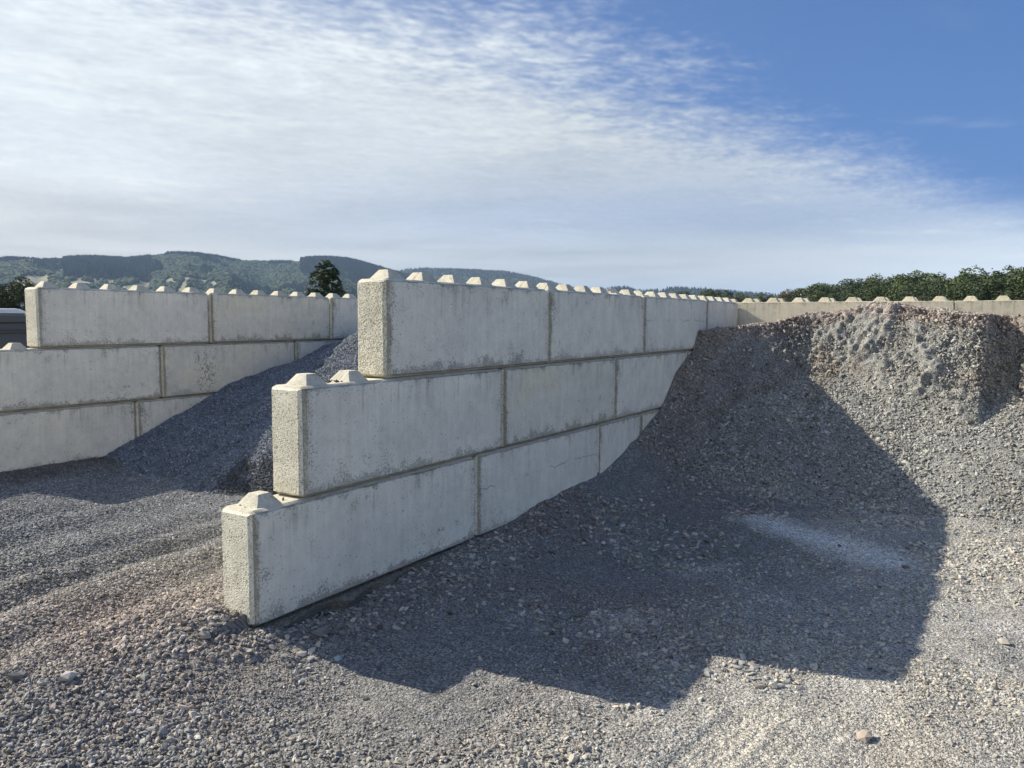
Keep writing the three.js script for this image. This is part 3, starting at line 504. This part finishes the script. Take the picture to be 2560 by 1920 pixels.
// ---------------------------------------------------------------- trees
function leafCrown(seed, blobs, n, leaf, cols) {
  const R = rng(seed), pos = [], col = [], nor = [], idx = []; const v = new THREE.Vector3(), a = new THREE.Vector3(), b = new THREE.Vector3(), q = new THREE.Vector3();
  for (let i = 0; i < n; i++) {
    const [bx, by, bz, br, bh] = blobs[Math.floor(R() * blobs.length)];
    do q.set(R() * 2 - 1, R() * 2 - 1, R() * 2 - 1); while (q.lengthSq() > 1); const l = q.length() || 1; q.multiplyScalar(Math.pow(l, -0.5) * (1 + 0.25 * R() * R()));
    v.set(bx + q.x * br, by + q.y * (bh ?? br), bz + q.z * br); if (n3(v.x * 1.6 + seed, v.y * 1.6, v.z * 1.6, 2) < 0.4) continue;
    a.set(R() - 0.5, (R() - 0.5) * 0.7, R() - 0.5).normalize(); b.set(R() - 0.5, R() - 0.5, R() - 0.5).cross(a).normalize(); const s = leaf * (0.6 + 0.8 * R());
    const c = cols[Math.floor(R() * cols.length)], k = 0.65 + 0.7 * R(), o = pos.length / 3; q.copy(a).cross(b).normalize();
    for (const [m, w] of [[-1, 0], [0, -0.62], [1, 0], [0, 0.62]]) { pos.push(v.x + a.x * s * m + b.x * s * w, v.y + a.y * s * m + b.y * s * w, v.z + a.z * s * m + b.z * s * w); col.push(c[0] * k, c[1] * k, c[2] * k); nor.push(q.x, q.y, q.z); }
    idx.push(o, o + 1, o + 2, o, o + 2, o + 3);
  }
  const g = new THREE.BufferGeometry(); g.setAttribute('position', new THREE.Float32BufferAttribute(pos, 3)); g.setAttribute('color', new THREE.Float32BufferAttribute(col, 3)); g.setAttribute('normal', new THREE.Float32BufferAttribute(nor, 3)); g.setIndex(idx); return g;
}
function trunkGeo(seed, h, r, limbs) {
  const R = rng(seed), list = []; const bar = (p0, p1, r0, r1) => { const d = p1.clone().sub(p0), g = new THREE.CylinderGeometry(r1, r0, d.length(), 9, 3); g.translate(0, d.length() / 2, 0); g.applyQuaternion(new THREE.Quaternion().setFromUnitVectors(vUp, d.normalize())); g.translate(p0.x, p0.y, p0.z); list.push(g); };
  const t0 = new THREE.Vector3(), t1 = new THREE.Vector3((R() - 0.5) * 0.4, h, (R() - 0.5) * 0.4); bar(t0, t1, r, r * 0.5);
  for (let i = 0; i < limbs; i++) { const s = new THREE.Vector3().lerpVectors(t0, t1, 0.45 + 0.5 * R()), an = R() * 6.28, l = h * (0.4 + 0.4 * R()); bar(s, s.clone().add(new THREE.Vector3(Math.cos(an) * l * 0.7, l * 0.75, Math.sin(an) * l * 0.7)), r * 0.4, r * 0.12); }
  return mergeGeometries(list);
}
const leafMat = new THREE.MeshStandardMaterial({ vertexColors: true, roughness: 0.85, side: THREE.DoubleSide });
const bark = metal(0.07, 0.058, 0.045, 0.95);
const GREEN = [[0.075, 0.105, 0.03], [0.058, 0.085, 0.027], [0.095, 0.125, 0.036], [0.045, 0.064, 0.025]], OLIVE = [[0.085, 0.1, 0.035], [0.075, 0.08, 0.035], [0.06, 0.085, 0.03]], BROWN = [[0.11, 0.075, 0.03], [0.09, 0.075, 0.03], [0.12, 0.09, 0.04]], DARK = [[0.04, 0.062, 0.022], [0.032, 0.052, 0.02], [0.055, 0.078, 0.024]];
function oakKind(seed, cols, w = 1) {
  const R = rng(seed), blobs = [[0, 6.2, 0, 2.6 * w, 2.6]]; for (let i = 0; i < 15; i++) { const a = R() * 6.28, d = (1.2 + 1.9 * R()) * w; blobs.push([Math.cos(a) * d, 3.6 + 4.6 * R(), Math.sin(a) * d, (1.0 + 0.8 * R()) * w, 0.9 + 0.6 * R()]); }
  const o = new THREE.Group(); part(o, 'trunk', trunkGeo(seed, 5.2, 0.28, 7), bark); part(o, 'crown', leafCrown(seed, blobs, 15000, 0.135, cols), leafMat); return o;
}
const kinds = { a: oakKind(1, GREEN, 1.05), b: oakKind(2, GREEN, 0.9), c: oakKind(3, OLIVE, 1.0), d: oakKind(4, DARK, 1.1), e: oakKind(5, BROWN, 1.0) };
function tree(kind, az, el, d, label, group, name = 'oak_tree', wide = 1) {  // stands on the yard level, top at elevation el
  const o = kinds[kind].clone(), base = pol(az, d, -0.3 - sstep(120, 900, d) * 8), h = cam.y + d * Math.tan(el * D2R) - base.y; o.position.copy(base); const s = h / 9.3; o.scale.set(s * wide, s, s * wide); o.rotation.y = az * 1.7 + d;
  return top(o, name, { label, category: 'tree', ...(group ? { group } : {}) });
}
{
  const skyline = table([[-20, 1.9], [-19.3, 2.02], [-17.2, 2.08], [-16.2, 1.85], [-14.4, 1.78], [-13.5, 1.85], [-12.4, 2.2], [-11.2, 2.38], [-10.3, 2.55], [-9.4, 2.5], [-8.2, 2.85], [-7.2, 2.92], [-6.3, 3.05], [-5.3, 3.18], [-4.1, 3.0], [-2.5, 3.08], [-1.2, 3.2], [0, 3.32], [3, 3.5]]);
  const R = rng(33), G = 'trees of the wood behind the back wall', L = 'leafy green tree in the wood behind the low back wall';
  const dist = (az) => lerp(115, 235, sstep(2, -20, az));
  let i = 0;
  for (let az = 2.2; az > -14.6; az -= 0.86 + 0.34 * R()) {
    const k = 'abdabcab'[i++ % 8], brown = az < -12.2 && az > -13.2;
    tree(brown ? 'e' : k, az, skyline(az) + 0.12 - 0.42 * R(), dist(az) + 18 * R(), brown ? 'brown-tinged tree at the low left end of the wood' : L, brown ? undefined : G, 'oak_tree', 1.15);
    tree('dabd'[i % 4], az + 0.45, skyline(az) - 0.45 - 0.2 * R(), dist(az) - 14, L, G, 'oak_tree', 1.25);
  }
  for (const [az, el] of [[-15.0, 1.86], [-15.9, 1.8], [-16.5, 1.7]]) tree('c', az, el, 225, 'small olive tree left of the wood behind the back wall', 'olive trees at the thin end of the wood', 'oak_tree', 1.3);
  tree('d', -17.2, 2.08, 230, 'right one of two dark round trees above the far end of the stepped wall', undefined, 'oak_tree', 1.05); tree('a', -18.15, 2.06, 232, 'left one of two dark round trees above the far end of the stepped wall', undefined, 'oak_tree', 1.0);
  tree('d', -19.55, 2.0, 240, 'lone dark tree behind the small far studs of the stepped wall', undefined, 'oak_tree', 0.8);
  kinds.f = (() => { const o = new THREE.Group(), R2 = rng(8), bl = []; for (let j = 0; j < 16; j++) { const y = 2.2 + 6.6 * (j / 15), w = 1.9 * Math.pow(1 - j / 17, 0.8); const a = R2() * 6.28; bl.push([Math.cos(a) * w * 0.6, y, Math.sin(a) * w * 0.6, 0.55 + w * 0.45, 0.9]); } part(o, 'trunk', trunkGeo(8, 5, 0.22, 5), bark); part(o, 'crown', leafCrown(8, bl, 6500, 0.17, [...GREEN, ...DARK]), leafMat); return o; })();
  tree('f', -44.95, 3.74, 72, 'lone dark green tree standing behind the left block wall', undefined, 'broadleaf_tree', 1.5);
  tree('d', -65.2, 2.45, 60, 'dark tree at the left edge of the photo', undefined, 'broadleaf_tree', 0.9);
  tree('c', -63.05, 2.4, 58, 'thin olive tree between the left edge and the top corner block', undefined, 'broadleaf_tree', 0.85);
  kinds.g = (() => { const o = new THREE.Group(); part(o, 'trunk', trunkGeo(12, 5, 0.16, 5), bark); part(o, 'crown', leafCrown(12, [[0, 7, 0, 1.6, 2], [0.6, 5.4, 0.4, 1.5, 1.4], [-0.8, 5.8, -0.3, 1.3, 1.5]], 1800, 0.24, [[0.1, 0.03, 0.035], [0.07, 0.025, 0.03]]), leafMat); return o; })();
  tree('g', -58.3, 2.24, 62, 'small dark red-leaved tree behind the top left block', undefined, 'plum_tree', 0.6);
}

// ---------------------------------------------------------------- hills with forest
{
  const hillMat = new THREE.MeshStandardMaterial({ vertexColors: true, roughness: 1 });
  const coneGeo = mergeGeometries([new THREE.ConeGeometry(0.42, 0.62, 6).translate(0, 0.34, 0), new THREE.ConeGeometry(0.28, 0.6, 6).translate(0, 0.7, 0)]);
  const roundGeo = (() => { const g = mergeVertices(new THREE.IcosahedronGeometry(0.5, 1).deleteAttribute('uv').deleteAttribute('normal'), 1e-4), p = g.attributes.position; for (let i = 0; i < p.count; i++) { const k = 0.75 + 0.5 * hash3(i, 4, 9); p.setXYZ(i, p.getX(i) * k, p.getY(i) * k * 0.95 + 0.35, p.getZ(i) * k); } const f = g.toNonIndexed(); f.computeVertexNormals(); return f; })();
  const treeMat = new THREE.MeshStandardMaterial({ roughness: 1 });
  // A hill: crest elevations seen along it, distance of foot and crest, share of conifers, colour.
  function hill(name, label, crest, near, far, opt) {
    const az0 = crest[0][0], az1 = crest[crest.length - 1][0], f = table(crest), seed = opt.seed, foot = -8;
    const H = (az, t) => {                                            // t: 0 at the foot, 1 at the crest, on to 1.4 behind
      const top = cam.y + far * Math.tan(f(az) * D2R) - opt.tall * 0.8 - foot, sp = fbm(az * 0.3 + seed + t * 0.8, t * 1.1, 3, seed) - 0.5, s = t < 1 ? Math.pow(t, opt.pow ?? 1.25) + (sp * 0.95 + (fbm(az * 0.8, t * 3, 3, seed + 4) - 0.5) * 0.22) * t * (1 - t) * 2 : 1 - (t - 1) * 0.5;
      return foot + top * Math.max(0, s);
    };
    const na = Math.round((az1 - az0) * 8), nt = 40, pos = [], col = [], idx = [], p = new THREE.Vector3();
    const at = (az, t) => pol(az, lerp(near, far, t), H(az, t));
    for (let j = 0; j <= nt; j++) for (let i = 0; i <= na; i++) {
      const az = lerp(az0, az1, i / na), t = j / nt * 1.35; p.copy(at(az, t)); pos.push(p.x, p.y, p.z);
      const fld = opt.field ? opt.field(az, t) : 0, m = fbm(az * 2.1, t * 20, 3, seed + 8);
      if (fld) col.push(lerp(0.13, 0.2, m), lerp(0.125, 0.18, m), lerp(0.07, 0.11, m)); else col.push(0.035, 0.05, 0.022);
      if (i && j) { const k = j * (na + 1) + i; idx.push(k - na - 2, k - na - 1, k, k - na - 2, k, k - 1); }
    }
    const g = new THREE.BufferGeometry(); g.setAttribute('position', new THREE.Float32BufferAttribute(pos, 3)); g.setAttribute('color', new THREE.Float32BufferAttribute(col, 3)); g.setIndex(idx); g.computeVertexNormals();
    const hm = new THREE.Mesh(g, hillMat);
    const R = rng(seed), lists = [[], []];
    for (let i = 0; i < opt.count; i++) {
      const az = lerp(az0, az1, R()), t = i < opt.count * 0.12 ? 0.97 + 0.07 * R() : Math.sqrt(lerp(0.004, 1.04, R())); if (opt.field && opt.field(az, t)) continue;
      const con = opt.conifer(az, t) > R() ? 0 : 1; p.copy(at(az, t)); const s = opt.tall * (0.6 + 0.75 * R()) * (con ? 0.85 : 1.15), w = con ? s * (0.9 + 0.5 * R()) : s * 0.62;
      const c = con ? [[0.032, 0.058, 0.02], [0.046, 0.07, 0.024], [0.023, 0.044, 0.018]][Math.floor(R() * 3)] : [[0.011, 0.024, 0.014], [0.014, 0.028, 0.016]][Math.floor(R() * 2)], k = 0.75 + 0.5 * R();
      vS.set(w, s, w); qa.setFromAxisAngle(vUp, R() * 6.28); p.y -= s * 0.12; lists[con].push([new THREE.Matrix4().compose(p, qa, vS), new THREE.Color().setRGB(c[0] * k, c[1] * k, c[2] * k)]);
    }
    lists.forEach((l, v) => { if (!l.length) return; const im = new THREE.InstancedMesh(v ? roundGeo : coneGeo, treeMat, l.length); l.forEach(([m, c], i) => { im.setMatrixAt(i, m); im.setColorAt(i, c); }); im.name = 'forest'; im.userData = { kind: 'stuff', label: v ? 'broadleaf forest on the hillside' : 'dark conifer plantation on the hillside' }; hm.add(im); });
    return top(hm, name, { kind: 'structure', label });
  }
  const r1 = [[-80, 3.4], [-70, 3.5], [-64.3, 3.59], [-61.76, 3.55], [-60.61, 3.78], [-59.44, 3.87], [-57.41, 3.82], [-56.64, 3.93], [-55.1, 4.2], [-54.99, 4.28], [-53.31, 4.28], [-52.0, 4.14], [-50.97, 3.95], [-50.25, 3.9], [-49.2, 3.92], [-48.24, 3.89], [-46.63, 3.9], [-44, 3.6], [-40, 2.6]];
  hill('hill', 'long forested hill with pale fields at its foot on the left', r1, 1100, 2700, {
    seed: 51, tall: 11.5, count: 60000, pow: 1.2, conifer: (az, t) => { const n = fbm(az * 0.5, t * 4, 3, 53); return az < -56 && az > -61 && t > 0.55 ? 0.95 : t > 0.96 && az > -55.2 && az < -50.5 ? 0.95 : sstep(0.52, 0.62, n) * 0.8; },
    field: (az, t) => { const n = fbm(az * 1.4, t * 9, 3, 54); if (az < -50 && t > 0.36 && t < 0.58 && az > -66) return n > 0.51 + 0.8 * Math.abs(t - 0.47) - 0.12 * (az > -63 && az < -56 ? 1 : 0) ? 1 : 0; return 0; },
  });
  const r2 = [[-46.62, 3.9], [-46.55, 4.12], [-45.66, 4.25], [-44.56, 4.26], [-43.46, 4.18], [-42.34, 3.95], [-41.22, 3.63], [-40.66, 3.46], [-39.92, 3.25], [-38, 2.8], [-36, 2.2]];
  hill('hill', 'dark conifer-covered hill dome right of the lone tree', r2, 1500, 2600, { seed: 61, tall: 12, count: 18000, pow: 1.1, conifer: (az, t) => (t > 0.45 ? 0.97 : 0.3) });
  const r3 = [[-44, 3.0], [-41, 3.2], [-39.92, 3.33], [-38.95, 3.51], [-37.8, 3.55], [-36.31, 3.51], [-34.34, 3.47], [-32.6, 3.4], [-31.44, 3.22], [-29.7, 2.86], [-28.4, 2.46], [-27, 2.1], [-25, 1.7]];
  hill('hill', 'hazy forested ridge behind the studs of the stepped wall', r3, 2000, 3600, { seed: 71, tall: 16, count: 15000, conifer: (az, t) => (t > 0.7 ? 0.6 : 0.25) });
  const r4 = [[-30, 1.4], [-26, 1.95], [-24.81, 2.19], [-24.4, 2.27], [-23.57, 2.27], [-23.16, 2.08], [-22.58, 2.02], [-21.52, 2.06], [-20.87, 2.18], [-19.91, 2.22], [-19.26, 2.13], [-18.3, 2.13], [-17.83, 2.05], [-16.33, 1.92], [-13, 1.6], [-9, 1.2]];
  hill('hill', 'low distant conifer ridge left of the wood', r4, 1700, 2700, { seed: 81, tall: 17, count: 6000, conifer: () => 0.9 });
}
renderer.render(scene, camera);
